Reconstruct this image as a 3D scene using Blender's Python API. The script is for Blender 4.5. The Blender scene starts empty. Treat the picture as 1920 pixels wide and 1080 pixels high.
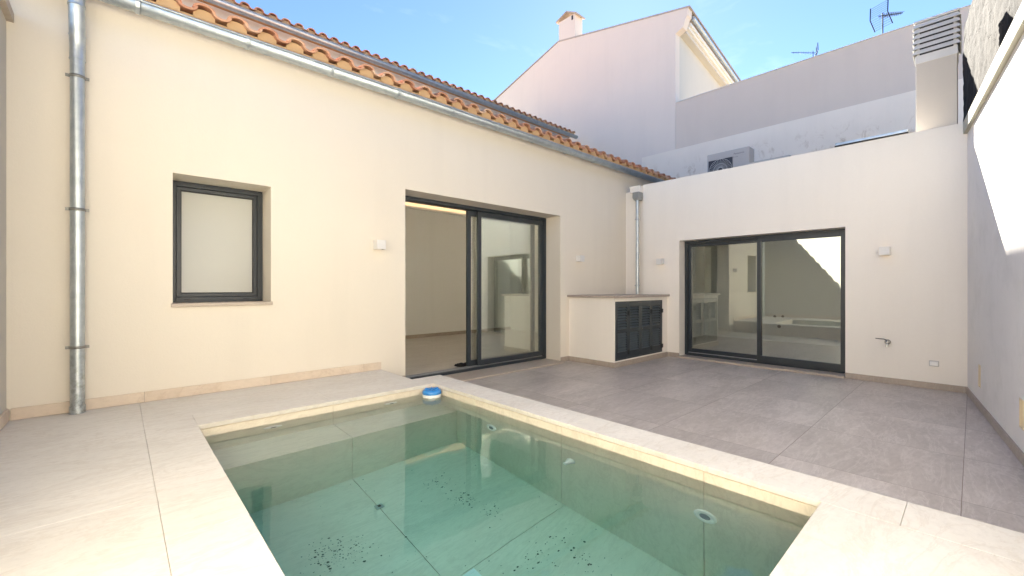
import bpy, bmesh, math, random
from mathutils import Vector, Matrix, noise as mnoise
R = math.radians
random.seed(7)
scene = bpy.context.scene
COL = scene.collection

# ------------------------------------------------------------------ helpers
class MB:
    """collects shapes into one mesh"""
    def __init__(s):
        s.v = []; s.f = []; s.tint = []; s.sm = []
    def add(s, vs, fs, tint=0.5, smooth=False):
        b = len(s.v)
        s.v += [tuple(v) for v in vs]
        for f in fs:
            s.f.append([b + i for i in f]); s.tint.append(tint); s.sm.append(smooth)
        return s
    def box(s, x0, x1, y0, y1, z0, z1, M=None, tint=0.5):
        vs = [Vector((x, y, z)) for z in (z0, z1) for y in (y0, y1) for x in (x0, x1)]
        if M is not None: vs = [M @ v for v in vs]
        return s.add(vs, [(0, 2, 3, 1), (4, 5, 7, 6), (0, 1, 5, 4), (2, 6, 7, 3), (0, 4, 6, 2), (1, 3, 7, 5)], tint)
    def cyl(s, p0, p1, r0, r1=None, n=16, cap=True, tint=0.5):
        if r1 is None: r1 = r0
        p0 = Vector(p0); p1 = Vector(p1); d = (p1 - p0).normalized()
        a = d.orthogonal().normalized(); b = d.cross(a)
        vs = []
        for p, r in ((p0, r0), (p1, r1)):
            for i in range(n):
                t = 2 * math.pi * i / n
                vs.append(p + a * (r * math.cos(t)) + b * (r * math.sin(t)))
        s.add(vs, [(i, (i + 1) % n, n + (i + 1) % n, n + i) for i in range(n)], tint, True)
        if cap:
            s.add(vs[:n], [tuple(reversed(range(n)))], tint); s.add(vs[n:], [tuple(range(n))], tint)
        return s
    def tube(s, pts, r, n=14, cap=True):
        pts = [Vector(p) for p in pts]; m = len(pts)
        rr = r if isinstance(r, (list, tuple)) else [r] * m
        d0 = (pts[1] - pts[0]).normalized(); a = d0.orthogonal().normalized()
        vs = []
        for k, p in enumerate(pts):
            if k == 0: d = pts[1] - pts[0]
            elif k == m - 1: d = pts[-1] - pts[-2]
            else: d = (pts[k + 1] - p).normalized() + (p - pts[k - 1]).normalized()
            d.normalize(); a = (a - d * a.dot(d)).normalized(); b = d.cross(a)
            for i in range(n):
                t = 2 * math.pi * i / n
                vs.append(p + a * (rr[k] * math.cos(t)) + b * (rr[k] * math.sin(t)))
        fs = [(k * n + i, k * n + (i + 1) % n, (k + 1) * n + (i + 1) % n, (k + 1) * n + i) for k in range(m - 1) for i in range(n)]
        s.add(vs, fs, smooth=True)
        if cap:
            s.add(vs[:n], [tuple(reversed(range(n)))]); s.add(vs[-n:], [tuple(range(n))])
        return s
    def lathe(s, prof, M, n=32):
        """prof: (radius, height) list; axis z of M"""
        vs = []
        for r, h in prof:
            for i in range(n):
                t = 2 * math.pi * i / n
                vs.append(M @ Vector((r * math.cos(t), r * math.sin(t), h)))
        m = len(prof)
        s.add(vs, [(k * n + i, k * n + (i + 1) % n, (k + 1) * n + (i + 1) % n, (k + 1) * n + i) for k in range(m - 1) for i in range(n)], smooth=True)
        if prof[0][0] > 1e-5: s.add(vs[:n], [tuple(reversed(range(n)))])
        if prof[-1][0] > 1e-5: s.add(vs[-n:], [tuple(range(n))])
        return s
    def prism(s, poly, ax, a0, a1):
        """poly of 2d points extruded along axis ax from a0 to a1"""
        def P(p, a):
            return {'x': (a, p[0], p[1]), 'y': (p[0], a, p[1]), 'z': (p[0], p[1], a)}[ax]
        n = len(poly)
        vs = [P(p, a0) for p in poly] + [P(p, a1) for p in poly]
        return s.add(vs, [(i, (i + 1) % n, n + (i + 1) % n, n + i) for i in range(n)] + [tuple(reversed(range(n))), tuple(range(n, 2 * n))])
    def wall(s, M, u0, u1, z0, z1, th, holes=()):
        """solid wall in plane w=0..th (local x=u, y=w, z), with rectangular holes"""
        us = sorted({u0, u1, *[h[i] for h in holes for i in (0, 1)]}); zs = sorted({z0, z1, *[h[i] for h in holes for i in (2, 3)]})
        us = [u for u in us if u0 <= u <= u1]; zs = [z for z in zs if z0 <= z <= z1]
        def solid(i, k):
            if i < 0 or k < 0 or i >= len(us) - 1 or k >= len(zs) - 1: return False
            u = (us[i] + us[i + 1]) / 2; z = (zs[k] + zs[k + 1]) / 2
            return not any(h[0] < u < h[1] and h[2] < z < h[3] for h in holes)
        q = lambda *p: s.add([M @ Vector(x) for x in p], [(0, 1, 2, 3)])
        for i in range(len(us) - 1):
            for k in range(len(zs) - 1):
                if not solid(i, k): continue
                a, b, c, d = us[i], us[i + 1], zs[k], zs[k + 1]
                q((a, 0, c), (b, 0, c), (b, 0, d), (a, 0, d)); q((b, th, c), (a, th, c), (a, th, d), (b, th, d))
                if not solid(i - 1, k): q((a, th, c), (a, 0, c), (a, 0, d), (a, th, d))
                if not solid(i + 1, k): q((b, 0, c), (b, th, c), (b, th, d), (b, 0, d))
                if not solid(i, k - 1): q((a, th, c), (b, th, c), (b, 0, c), (a, 0, c))
                if not solid(i, k + 1): q((a, 0, d), (b, 0, d), (b, th, d), (a, th, d))
        return s
    def build(s, name, mat, parent=None, bevel=0, seg=2, label=None, weld=False, shade=None):
        me = bpy.data.meshes.new(name); me.from_pydata(s.v, [], s.f); me.update()
        at = me.attributes.new('tint', 'FLOAT', 'FACE'); at.data.foreach_set('value', s.tint)
        me.polygons.foreach_set('use_smooth', s.sm)
        if weld or bevel:
            bm = bmesh.new(); bm.from_mesh(me); bmesh.ops.remove_doubles(bm, verts=bm.verts, dist=1e-5)
            bmesh.ops.recalc_face_normals(bm, faces=bm.faces); bm.to_mesh(me); bm.free()
        me.materials.append(mat)
        o = bpy.data.objects.new(name, me); COL.objects.link(o)
        if parent is not None:
            o.parent = parent
            p = Vector(); q = parent
            while q is not None: p += q.location; q = q.parent
            o.location = -p
        if bevel:
            b = o.modifiers.new('bevel', 'BEVEL'); b.width = bevel; b.segments = seg; b.limit_method = 'ANGLE'; b.angle_limit = R(40)
        if label: o['label'] = label
        return o

def pieces(name, boxes, mat, parent, **kw):
    for b in boxes: MB().box(*b).build(name, mat, parent, **kw)
def thing(name, label, cat, loc=(0, 0, 0), group=None):
    o = bpy.data.objects.new(name, None); o.empty_display_size = .1; COL.objects.link(o)
    o.location = loc; o['label'] = label; o['category'] = cat
    if group: o['group'] = group
    return o
def tag(o, label, cat, group=None):
    o['label'] = label; o['category'] = cat
    if group: o['group'] = group
    return o
def kind(o, k='structure'):
    o['kind'] = k; return o
def copy_tree(root, loc, label):
    def cp(o, par):
        c = o.copy(); COL.objects.link(c); c.parent = par
        for ch in [x for x in bpy.data.objects if x.parent is o]: cp(ch, c)
        return c
    c = cp(root, None); c.location = loc; c['label'] = label
    return c
def T(x=0, y=0, z=0): return Matrix.Translation((x, y, z))

# ------------------------------------------------------------------ materials
class NT:
    def __init__(s, name):
        s.m = bpy.data.materials.new(name); s.m.use_nodes = True; s.t = s.m.node_tree
        s.b = s.t.nodes['Principled BSDF']; s.out = s.t.nodes['Material Output']
        s.pos = s.n('ShaderNodeNewGeometry').outputs['Position']
    def n(s, typ, ins=None, **kw):
        nd = s.t.nodes.new(typ)
        for k, v in kw.items(): setattr(nd, k, v)
        for k, v in (ins or {}).items():
            if hasattr(v, 'is_output'): s.t.links.new(v, nd.inputs[k])
            else: nd.inputs[k].default_value = v
        return nd
    def math(s, op, a, b=0.0, c=0.0):
        return s.n('ShaderNodeMath', {0: a, 1: b, 2: c}, operation=op).outputs[0]
    def scale(s, vec, sc):
        return s.n('ShaderNodeVectorMath', {0: vec, 1: sc}, operation='MULTIPLY').outputs[0]
    def noise(s, scale, detail=4, rough=.55, vec=None, dist=0.0):
        return s.n('ShaderNodeTexNoise', {'Vector': vec if vec is not None else s.pos, 'Scale': scale, 'Detail': detail, 'Roughness': rough, 'Distortion': dist}).outputs['Fac']
    def ramp(s, fac, stops):
        nd = s.n('ShaderNodeValToRGB', {'Fac': fac}); e = nd.color_ramp.elements
        while len(e) < len(stops): e.new(.5)
        for i, (p, c) in enumerate(stops):
            e[i].position = p; e[i].color = (*(c if isinstance(c, (tuple, list)) else (c, c, c)), 1)
        return nd.outputs['Color']
    def mix(s, fac, a, b, mode='MIX'):
        nd = s.n('ShaderNodeMix', data_type='RGBA', blend_type=mode)
        for i, v in ((0, fac), (6, a), (7, b)):
            if hasattr(v, 'is_output'): s.t.links.new(v, nd.inputs[i])
            else: nd.inputs[i].default_value = (*v, 1) if isinstance(v, (tuple, list)) and len(v) == 3 else v
        return nd.outputs[2]
    def maprange(s, v, a, b, c=0.0, d=1.0):
        return s.n('ShaderNodeMapRange', {0: v, 1: a, 2: b, 3: c, 4: d}).outputs[0]
    def sep(s, v=None):
        return s.n('ShaderNodeSeparateXYZ', {0: v if v is not None else s.pos}).outputs
    def bump(s, h, strength, dist=.01, normal=None):
        ins = {'Height': h, 'Strength': strength, 'Distance': dist}
        if normal is not None: ins['Normal'] = normal
        return s.n('ShaderNodeBump', ins).outputs[0]
    def set(s, **kw):
        for k, v in kw.items():
            k = {'color': 'Base Color', 'rough': 'Roughness', 'metal': 'Metallic', 'normal': 'Normal', 'spec': 'Specular IOR Level'}.get(k, k)
            if hasattr(v, 'is_output'): s.t.links.new(v, s.b.inputs[k])
            else: s.b.inputs[k].default_value = (*v, 1) if isinstance(v, tuple) and len(v) == 3 else v
        return s.m
    def line(s, c, spacing, off, w):
        """1 on joint lines"""
        fr = s.math('FRACT', s.math('DIVIDE', s.math('SUBTRACT', c, off - spacing / 2 + 100 * spacing * 0), spacing))
        return s.math('LESS_THAN', s.math('ABSOLUTE', s.math('SUBTRACT', fr, .5)), w / spacing / 2)
    def cell(s, c, spacing, off):
        return s.math('FLOOR', s.math('DIVIDE', s.math('SUBTRACT', c, off), spacing))

def plaster(name, col, col2, amount=.5, bump=.25, stain=None, sc=.7):
    t = NT(name)
    big = t.noise(sc, 5, .6)
    c = t.mix(t.maprange(big, .35, .68, 0, amount), col, col2)
    fine = t.noise(55, 3, .6)
    c = t.mix(t.maprange(fine, .3, .7, 0, .08), c, tuple(x * .8 for x in col))
    strk = t.noise(1.0, 5, .6, t.scale(t.pos, (3.2, 3.2, .35)))
    c = t.mix(t.maprange(strk, .5, .8, 0, .2), c, tuple(x * .80 for x in col))
    if stain: c = stain(t, c)
    h = t.math('ADD', t.math('MULTIPLY', t.noise(90, 3, .6), .5), t.math('MULTIPLY', t.noise(7, 3), .8))
    return t.set(color=c, rough=.92, spec=.25, normal=t.bump(h, bump, .006))

CREAM = (.755, .70, .605)
M = {}
M['cream'] = plaster('cream_plaster', CREAM, (.72, .66, .56))
M['cream_back'] = plaster('pale_cream_plaster', (.86, .81, .735), (.82, .77, .695))
def wstain(t, c):
    x, y, z = t.sep()
    m = t.maprange(t.noise(2.2, 6, .7), .5, .72, 0, .4)
    return t.mix(m, c, (.62, .60, .55))
M['white_wall'] = plaster('white_render', (.84, .81, .765), (.77, .745, .705), .7, .45, wstain, 1.2)
M['pink'] = plaster('pinkish_grey_render', (.70, .60, .505), (.66, .565, .475), .6)
def bstain(t, c):
    x, y, z = t.sep()
    m = t.math('MULTIPLY', t.maprange(t.noise(2.6, 7, .75, t.scale(t.pos, (1, 1.6, 1)), .8), .54, .66, 0, 1), t.maprange(z, 5.0, 4.5, 0, .9))
    return t.mix(m, c, (.62, .50, .37))
M['band'] = plaster('pale_base_render', (.90, .80, .67), (.84, .745, .625), .8, .4, bstain, .9)
M['gable'] = plaster('pinkish_gable_render', (.79, .69, .59), (.74, .65, .56), .6)
M['gablecream'] = plaster('cream_side_render', (.62, .585, .51), (.59, .555, .48), .5)
M['interior'] = plaster('interior_paint', (.87, .87, .84), (.85, .85, .82), .3, .05)

def stone(name, base, dark, vein, joints=None, rough=.55, off=(0, 0), bump=.12, jcol=None, tilevar=.1, st=1.0, vs_=.38):
    """limestone / porcelain slabs; joints: (sx, ox, sy, oy, width)"""
    t = NT(name)
    x, y, z = t.sep()
    vec = t.pos
    if joints:
        sx, ox, sy, oy, w = joints
        cx = t.cell(x, sx, ox); cy = t.cell(y, sy, oy)
        wn = t.n('ShaderNodeTexWhiteNoise', {'Vector': t.n('ShaderNodeCombineXYZ', {0: cx, 1: cy, 2: 0.0}).outputs[0]}, noise_dimensions='3D')
        vec = t.n('ShaderNodeVectorMath', {0: t.pos, 1: t.scale(wn.outputs['Color'], (7, 7, 7))}, operation='ADD').outputs[0]
    n1 = t.noise(1.3, 6, .62, t.scale(vec, (1.0, 1 + 1.3 * st, 1.0)), .4)
    c = t.mix(t.maprange(n1, .36, .66), dark, base)
    n2 = t.noise(2.2, 7, .68, t.scale(vec, (.7, 1.2 + 2 * st, 1)), 1.2)
    v = t.maprange(t.math('ABSOLUTE', t.math('SUBTRACT', n2, .5)), 0, .035, 1, 0)
    c = t.mix(t.math('MULTIPLY', v, vs_), c, vein)
    n3 = t.noise(28, 6, .75, t.scale(vec, (1 - .45 * st, 1 + .4 * st, 1)))
    c = t.mix(t.maprange(n3, .5, .78, 0, .5), c, tuple(k * .80 for k in dark))
    c = t.mix(t.maprange(n3, .48, .2, 0, .35), c, tuple(min(.9, k * 1.12) for k in base))
    pit = t.maprange(t.noise(70, 4, .7, t.scale(vec, (.6, 1.3, 1))), .63, .76, 0, .3)
    c = t.mix(pit, c, tuple(k * .55 for k in dark))
    h = t.math('SUBTRACT', t.math('MULTIPLY', n3, .4), pit)
    if joints:
        c = t.mix(t.math('MULTIPLY', wn.outputs['Value'], tilevar), c, tuple(k * .72 for k in dark))
        jl = t.math('MAXIMUM', t.line(x, sx, ox, w) if sx < 50 else 0.0, t.line(y, sy, oy, w) if sy < 50 else 0.0)
        c = t.mix(t.math('MULTIPLY', jl, .85), c, jcol or tuple(k * .5 for k in dark))
        h = t.math('SUBTRACT', h, t.math('MULTIPLY', jl, 1.5))
    return t.set(color=c, rough=t.maprange(n3, .3, .7, rough - .08, rough + .1), normal=t.bump(h, bump, .004))
M['deck'] = stone('cream_limestone', (.74, .70, .63), (.66, .62, .55), (.50, .42, .33), (60, 20, 60, 20, .003), .6, st=.4, vs_=.26)
M['skirt'] = stone('limestone_skirting', (.68, .58, .47), (.60, .50, .395), (.48, .37, .27), (.9, .155, 60, 20, .003), .6)
M['terrace'] = stone('grey_porcelain_tile', (.61, .54, .485), (.45, .395, .35), (.80, .74, .68), (.9, .778, .9, .043, .004), .42, jcol=(.17, .12, .085), tilevar=.42, vs_=.34)
M['tskirt'] = stone('grey_tile_skirting', (.44, .37, .305), (.37, .31, .255), (.5, .43, .36), None, .5)
M['sill'] = stone('stone_sill', (.50, .43, .36), (.44, .37, .30), (.36, .29, .22), None, .55)
M['pooltile'] = stone('pool_stone_tile', (.77, .69, .57), (.70, .62, .50), (.58, .50, .39), None, .5)
M['counter'] = stone('counter_stone', (.44, .37, .32), (.36, .30, .26), (.3, .24, .2), None, .45)
M['intfloor'] = stone('interior_tile', (.60, .55, .50), (.52, .47, .42), (.56, .5, .44), (.9, .5, .9, .2, .003), .35)

def simple(name, col, rough=.5, metal=0., var=.0, sc=12, bump=0, spec=.5):
    t = NT(name); c = col
    if var: c = t.mix(t.maprange(t.noise(sc, 4), .35, .65, 0, var), col, tuple(k * .55 for k in col))
    kw = dict(color=c, rough=rough, metal=metal, spec=spec)
    if bump: kw['normal'] = t.bump(t.noise(sc * 3, 3), bump, .003)
    return t.set(**kw)
M['frame'] = simple('anthracite_aluminium', (.026, .034, .042), .38, .0, .25, 4, .03)
M['clamp'] = simple('dull_clamp_steel', (.26, .26, .24), .5, .7)
M['slat'] = simple('anthracite_slat_paint', (.085, .105, .12), .35)
M['gasket'] = simple('black_rubber', (.012, .013, .014), .6)
M['track'] = simple('bare_aluminium', (.55, .56, .57), .35, .9)
M['white'] = simple('white_painted_metal', (.70, .69, .67), .4, 0, .05)
M['plastic_white'] = simple('white_plastic', (.80, .80, .78), .35)
M['plastic_blue'] = simple('blue_plastic', (.03, .23, .60), .3, 0, .1)
M['ac'] = simple('grey_metal_case', (.50, .47, .44), .5, 0, .08)
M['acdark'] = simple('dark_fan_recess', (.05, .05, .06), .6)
M['chrome'] = simple('chromed_brass', (.55, .55, .52), .18, 1.0)
M['darkmetal'] = simple('dark_metal', (.06, .06, .06), .4, .6)
M['louvre'] = simple('grey_cowl_paint', (.74, .73, .70), .6, 0, .15, 6)
M['cowl_dark'] = simple('cowl_inside', (.04, .04, .045), .8)
M['cloth'] = simple('black_cloth', (.012, .012, .014), .9, 0, .3, 30, .5)
M['antenna'] = simple('antenna_metal', (.02, .028, .045), .6, 0, spec=.2)
M['ink'] = simple('grey_print', (.12, .12, .13), .5)
def zinc():
    t = NT('galvanised_steel')
    sp = t.n('ShaderNodeSeparateColor', {0: t.n('ShaderNodeTexVoronoi', {'Vector': t.pos, 'Scale': 38.0}).outputs['Color']}).outputs[0]
    n = t.noise(9, 5, .65); x, y, z = t.sep()
    c = t.mix(t.maprange(n, .35, .7), (.55, .60, .62), (.42, .47, .50))
    c = t.mix(t.math('MULTIPLY', sp, .22), c, (.36, .40, .43))
    low = t.math('MULTIPLY', t.maprange(z, .95, .4, 0, 1), t.maprange(t.noise(26, 5, .7), .45, .62))
    c = t.mix(t.math('MULTIPLY', low, .65), c, (.17, .18, .16))
    return t.set(color=c, metal=.85, rough=t.maprange(n, .3, .7, .36, .52), normal=t.bump(t.noise(14, 3), .08, .004))
M['zinc'] = zinc()
def tile_mat():
    t = NT('terracotta')
    a = t.n('ShaderNodeAttribute', attribute_name='tint').outputs['Fac']
    c = t.ramp(a, [(0, (.40, .18, .11)), (.3, (.54, .26, .16)), (.65, (.64, .36, .23)), (1, (.72, .51, .36))])
    n = t.noise(9, 5, .65)
    c = t.mix(t.maprange(n, .45, .7, 0, .5), c, (.52, .33, .2))
    c = t.mix(t.maprange(t.noise(45, 4, .7), .55, .75, 0, .5), c, (.2, .09, .05))
    return t.set(color=c, rough=.85, spec=.3, normal=t.bump(t.noise(60, 4), .3, .004))
M['tile'] = tile_mat()
M['mortar'] = plaster('ochre_mortar', (.68, .47, .26), (.62, .41, .22), .8, .5, None, 3)
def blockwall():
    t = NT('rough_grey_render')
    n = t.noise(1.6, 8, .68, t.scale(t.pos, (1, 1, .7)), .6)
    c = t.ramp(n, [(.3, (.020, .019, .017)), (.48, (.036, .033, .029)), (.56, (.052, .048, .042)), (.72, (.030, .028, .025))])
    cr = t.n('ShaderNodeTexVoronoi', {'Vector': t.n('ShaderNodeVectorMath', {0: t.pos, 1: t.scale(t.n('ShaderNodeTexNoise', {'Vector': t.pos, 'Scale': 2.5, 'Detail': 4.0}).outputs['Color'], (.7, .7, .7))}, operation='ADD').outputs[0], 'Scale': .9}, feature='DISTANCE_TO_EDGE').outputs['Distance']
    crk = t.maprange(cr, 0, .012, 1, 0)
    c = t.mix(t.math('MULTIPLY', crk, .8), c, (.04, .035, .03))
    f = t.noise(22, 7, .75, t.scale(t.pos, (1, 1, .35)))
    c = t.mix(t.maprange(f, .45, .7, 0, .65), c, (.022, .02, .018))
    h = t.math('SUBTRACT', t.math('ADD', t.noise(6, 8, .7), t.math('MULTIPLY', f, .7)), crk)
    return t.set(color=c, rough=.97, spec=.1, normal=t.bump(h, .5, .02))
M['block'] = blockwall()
def glass(name, refl=.085, tint=(.95, .97, .955)):
    t = NT(name)
    lw = t.n('ShaderNodeLayerWeight', {'Blend': .5}).outputs['Facing']
    f = t.math('MULTIPLY_ADD', t.math('POWER', lw, 4.5), .9, refl)
    tr = t.n('ShaderNodeBsdfTransparent', {'Color': (*tint, 1)}); gl = t.n('ShaderNodeBsdfGlossy', {'Color': (.93, .97, .94, 1), 'Roughness': 0.0})
    mx = t.n('ShaderNodeMixShader', {0: f, 1: tr.outputs[0], 2: gl.outputs[0]})
    t.t.links.new(mx.outputs[0], t.out.inputs['Surface']); t.t.nodes.remove(t.b)
    return t.m
M['glass'] = glass('clear_glass', .20)
t = NT('frosted_glass'); M['frost'] = t.set(color=(.42, .425, .39), rough=.22, spec=.6)
def water():
    t = NT('pool_water')
    n = t.math('ADD', t.noise(1.4, 2, .5), t.math('MULTIPLY', t.noise(6, 2, .5), .16))
    gl = t.n('ShaderNodeBsdfGlass', {'IOR': 1.33, 'Roughness': 0.0, 'Color': (1, 1, 1, 1), 'Normal': t.bump(n, .2, .02)})
    t.t.links.new(gl.outputs[0], t.out.inputs['Surface']); t.t.nodes.remove(t.b)
    va = t.n('ShaderNodeVolumeAbsorption', {'Color': (.19, .83, .88, 1), 'Density': .52})
    t.t.links.new(va.outputs[0], t.out.inputs['Volume'])
    return t.m
M['water'] = water()
def emis(name, col, s):
    t = NT(name); return t.set(**{'color': col, 'Emission Color': col, 'Emission Strength': s})
M['led'] = emis('warm_led_strip', (1.0, .66, .38), 1.1)
M['led_fill'] = emis('added_fill_strip', (1.0, .90, .76), 4.6)  # fill glow for the strips added on the living-room side walls
M['lampglow'] = emis('warm_lamp_diffuser', (1.0, .70, .36), .08)
M['dirt'] = simple('dark_sediment', (.07, .075, .05), .95)
M['ground'] = simple('bare_soil', (.26, .22, .17), .95, 0, .4, 2)

# ------------------------------------------------------------------ dimensions
YF = 4.49          # courtyard face of the house facade
XB = 7.044         # courtyard face of the back wall
XL = -.56          # left boundary wall
D = .285           # raised deck level
SK = R(6.246)      # skew of the right boundary wall
XG = 12.0          # plane of the neighbours' walls
def RW(s, off=0, z=0):   # point along the right wall: s = distance from the corner towards the camera, off = outwards
    d = Vector((math.cos(SK), math.sin(SK), 0)); n = Vector((math.sin(SK), -math.cos(SK), 0))
    p = Vector((XB, .042, 0)) - d * s + n * off; p.z = z
    return p
MR = Matrix.Translation((XB, .042, 0)) @ Matrix(((-math.cos(SK), math.sin(SK), 0, 0), (-math.sin(SK), -math.cos(SK), 0, 0), (0, 0, 1, 0), (0, 0, 0, 1)))
# local x = towards camera along wall, local y = outwards (away from courtyard)

# ------------------------------------------------------------------ ground, terrace, deck, pool
g = MB(); g.box(-300, 300, -300, 300, -1.6, -1.4)
kind(g.build('ground', M['ground']))
# terrace slab (its right edge follows the skewed wall)
def ywall(x): return .042 - (XB - x) * math.tan(SK)
te = MB(); te.prism([(2.44, ywall(2.44) - .05), (XB + .02, ywall(XB + .02) - .05), (XB + .02, YF + .33), (2.44, YF + .33)], 'z', -.25, 0)
kind(te.build('terrace', M['terrace']))
# deck slabs: real joints between separate slabs, drawn as one paved surface
PX0, PX1, PY0, PY1 = .39, 2.205, .44, 3.485
dk = MB(); g_ = .0007
def slab(x0, x1, y0, y1, z0=D - .028, z1=D): dk.box(x0 + g_, x1 - g_, y0 + g_, y1 - g_, z0, z1)
ys = [YF - .001, 3.9, 2.42, 1.42, .42, -.58, -1.2]
slab(XL, .125, 3.72, YF); slab(XL, .125, 2.42, 3.72); slab(XL, .125, .98, 2.42); slab(XL, .125, -.46, .98); slab(XL, .125, -1.3, -.46)
slab(.125, PX0, PY1 + .0, 3.80); slab(.125, PX0, 1.98, PY1); slab(.125, PX0, .52, 1.98); slab(.125, PX0, -.95, .52)
slab(.125, 1.27, 3.80, YF); slab(PX0, 1.27, PY1, 3.80); slab(1.27, 2.15, 3.80, YF); slab(1.27, 2.15, PY1, 3.80)
slab(2.15, 2.475, PY1, 3.79); slab(PX1, 2.475, 1.83, PY1); slab(PX1, 2.475, .19, 1.83)
slab(PX0, PX1, -.9, PY0); slab(PX1, 2.475, -.72, .19)
deck = kind(dk.build('pool_deck', M['deck'], bevel=.001, seg=1))
db = MB()
db.box(XL, PX0 - .012, -1.3, YF, -.26, D - .0285); db.box(PX0 - .012, 2.145, PY1 + .012, YF, -.26, D - .0285)
db.box(2.145, 2.46, PY1 + .012, 3.775, -.26, D - .0285); db.box(PX1 + .012, 2.46, -.72, PY1 + .012, -.26, D - .0285)
db.box(PX0 - .012, PX1 + .012, -.9, PY0 - .012, -.26, D - .0285)
kind(db.build('deck_plinth', M['skirt']))
# pool basin: lining set 8 mm behind the coping edge
ZF = -.82; ZB = -.123; BY = 3.11
pb = MB()
L = .008
def quadgrid(p, u, v): pb.add([p, p + u, p + u + v, p + v], [(0, 1, 2, 3)])
pool = thing('swimming_pool', 'small sunken swimming pool lined with beige stone slabs, filled with green-blue water', 'pool', (1.3, 2, D))
def lining(name, boxes, lab=None):
    m = MB()
    for b in boxes: m.box(*b)
    return m.build(name, M['pooltile'], pool, bevel=.001, seg=1, label=lab)
j = .0018
x0, x1, y0, y1 = PX0 - L, PX1 + L, PY0 - L, PY1 + L
zt = D - .0345
lining('side_wall', [(x1, x1 + .03, a + j, b - j, ZF - .03, zt) for a, b in ((y0 - .03, .94), (.94, 1.9), (1.9, 2.84), (2.84, y1 + .03))])
lining('side_wall', [(x0 - .03, x0, a + j, b - j, ZF - .03, zt) for a, b in ((y0 - .03, 1.4), (1.4, 2.84), (2.84, y1 + .03))])
lining('end_wall', [(a + j, b - j, y0 - .03, y0, ZF - .03, zt) for a, b in ((x0, 1.27), (1.27, x1))])
lining('end_wall', [(a + j, b - j, y1, y1 + .03, ZB - .03, zt) for a, b in ((x0, 1.27), (1.27, x1))])
lining('bench', [(a + j, b - j, BY, BY + .02, ZF - .03, ZB - .0225) for a, b in ((x0, 1.27), (1.27, x1))] + [(a + j, b - j, BY - .002, y1, ZB - .022, ZB) for a, b in ((x0, 1.27), (1.27, x1))])
lining('floor', [(a + j, b - j, c + j, d - j, ZF - .03, ZF) for a, b in ((x0, 1.27), (1.27, x1)) for c, d in ((y0, .93), (.93, 1.87), (1.87, BY))])
sh = MB(); sh.box(x0 - .2, x1 + .2, y0 - .2, y1 + .2, ZF - .2, ZF - .035)
for b in ((x0 - .2, x0 - .033, y0 - .2, y1 + .2), (x1 + .033, x1 + .2, y0 - .2, y1 + .2), (x0 - .033, x1 + .033, y0 - .2, y0 - .033), (x0 - .033, x1 + .033, y1 + .033, y1 + .2)):
    sh.box(*b, ZF - .035, -.27)
sh.build('shell', M['sill'], pool)
WZ = .20
w = MB(); w.box(x0 - .012, x1 + .012, y0 - .012, y1 + .012, ZF - .012, WZ)
kind(w.build('water', M['water']))

# pool fittings
def fit_side(name, y, label, nozzle=False, grp=None, glob=True):
    z = -.185
    Mx = T(x1 - .001, y, z) @ Matrix.Rotation(R(-90), 4, 'Y')
    o = thing(name, label, 'pool fitting', (x1, y, z), grp)
    if nozzle:
        MB().lathe([(.03, 0), (.036, .006), (.034, .012), (.026, .014), (.026, .03), (.017, .034), (.017, .068), (.010, .070)], Mx).build('nozzle', M['plastic_white'], o)
    else:
        MB().lathe([(.058, 0), (.060, .006), (.055, .012), (.044, .015), (.038, .010)], Mx).build('ring', M['plastic_white'], o)
        MB().lathe([(.0375, .002), (.0375, .009), (.01, .012)], Mx).build('lens', simple('grey_lens', (.22, .25, .28), .2), o)
    return o
fit_side('pool_inlet', .93, 'round white underwater fitting with grey centre nearest the camera on the right pool wall', grp='round pool wall fittings')
fit_side('pool_inlet', 2.63, 'round white underwater fitting on the right pool wall near the blue floater', grp='round pool wall fittings')
fit_side('pool_nozzle', 1.81, 'stubby white inlet nozzle sticking out of the right pool wall', True)
for x, lab in ((.835, 'oval white fitting low on the house-side pool wall, near the left corner'), (1.77, 'oval white fitting low on the house-side pool wall, next to the blue floater')):
    o = thing('skimmer_inlet', lab, 'pool fitting', (x, y1, .115), 'oval pool wall fittings')
    Mx = T(x, y1 + .001, .115) @ Matrix.Rotation(R(90), 4, 'X') @ Matrix.Diagonal((1, .42, 1, 1))
    MB().lathe([(.062, 0), (.062, .01), (.052, .018), (.022, .020)], Mx).build('ring', M['plastic_white'], o)
    MB().lathe([(.021, .012), (.021, .021), (.0, .021)], Mx).build('opening', M['acdark'], o)
o = thing('floor_drain', 'small square metal drain set at a floor joint of the pool', 'drain', (1.268, 2.62, ZF))
MB().box(1.248, 1.300, 2.655, 2.70, ZF + .001, ZF + .008).build('grate', M['track'], o, bevel=.002)
MB().box(1.266, 1.284, 2.668, 2.688, ZF + .0085, ZF + .011).build('plug', M['darkmetal'], o)
o = thing('pool_drain_cover', 'pale square drain cover on the pool floor at the bottom edge of the picture', 'drain', (1.30, 1.72, ZF))
# (placed on the floor joint crossing)
Mx = T(1.375, 1.80, ZF) @ Matrix.Rotation(R(0), 4, 'Z')
dc = MB(); dc.box(-.055, .055, -.055, .055, .001, .012, Mx); dc.build('frame', M['plastic_white'], o, bevel=.003)
dc = MB()
for k in range(5): dc.box(-.04, .04, -.04 + k * .018, -.032 + k * .018, .0125, .015, Mx)
dc.build('grille', M['plastic_white'], o)
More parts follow.
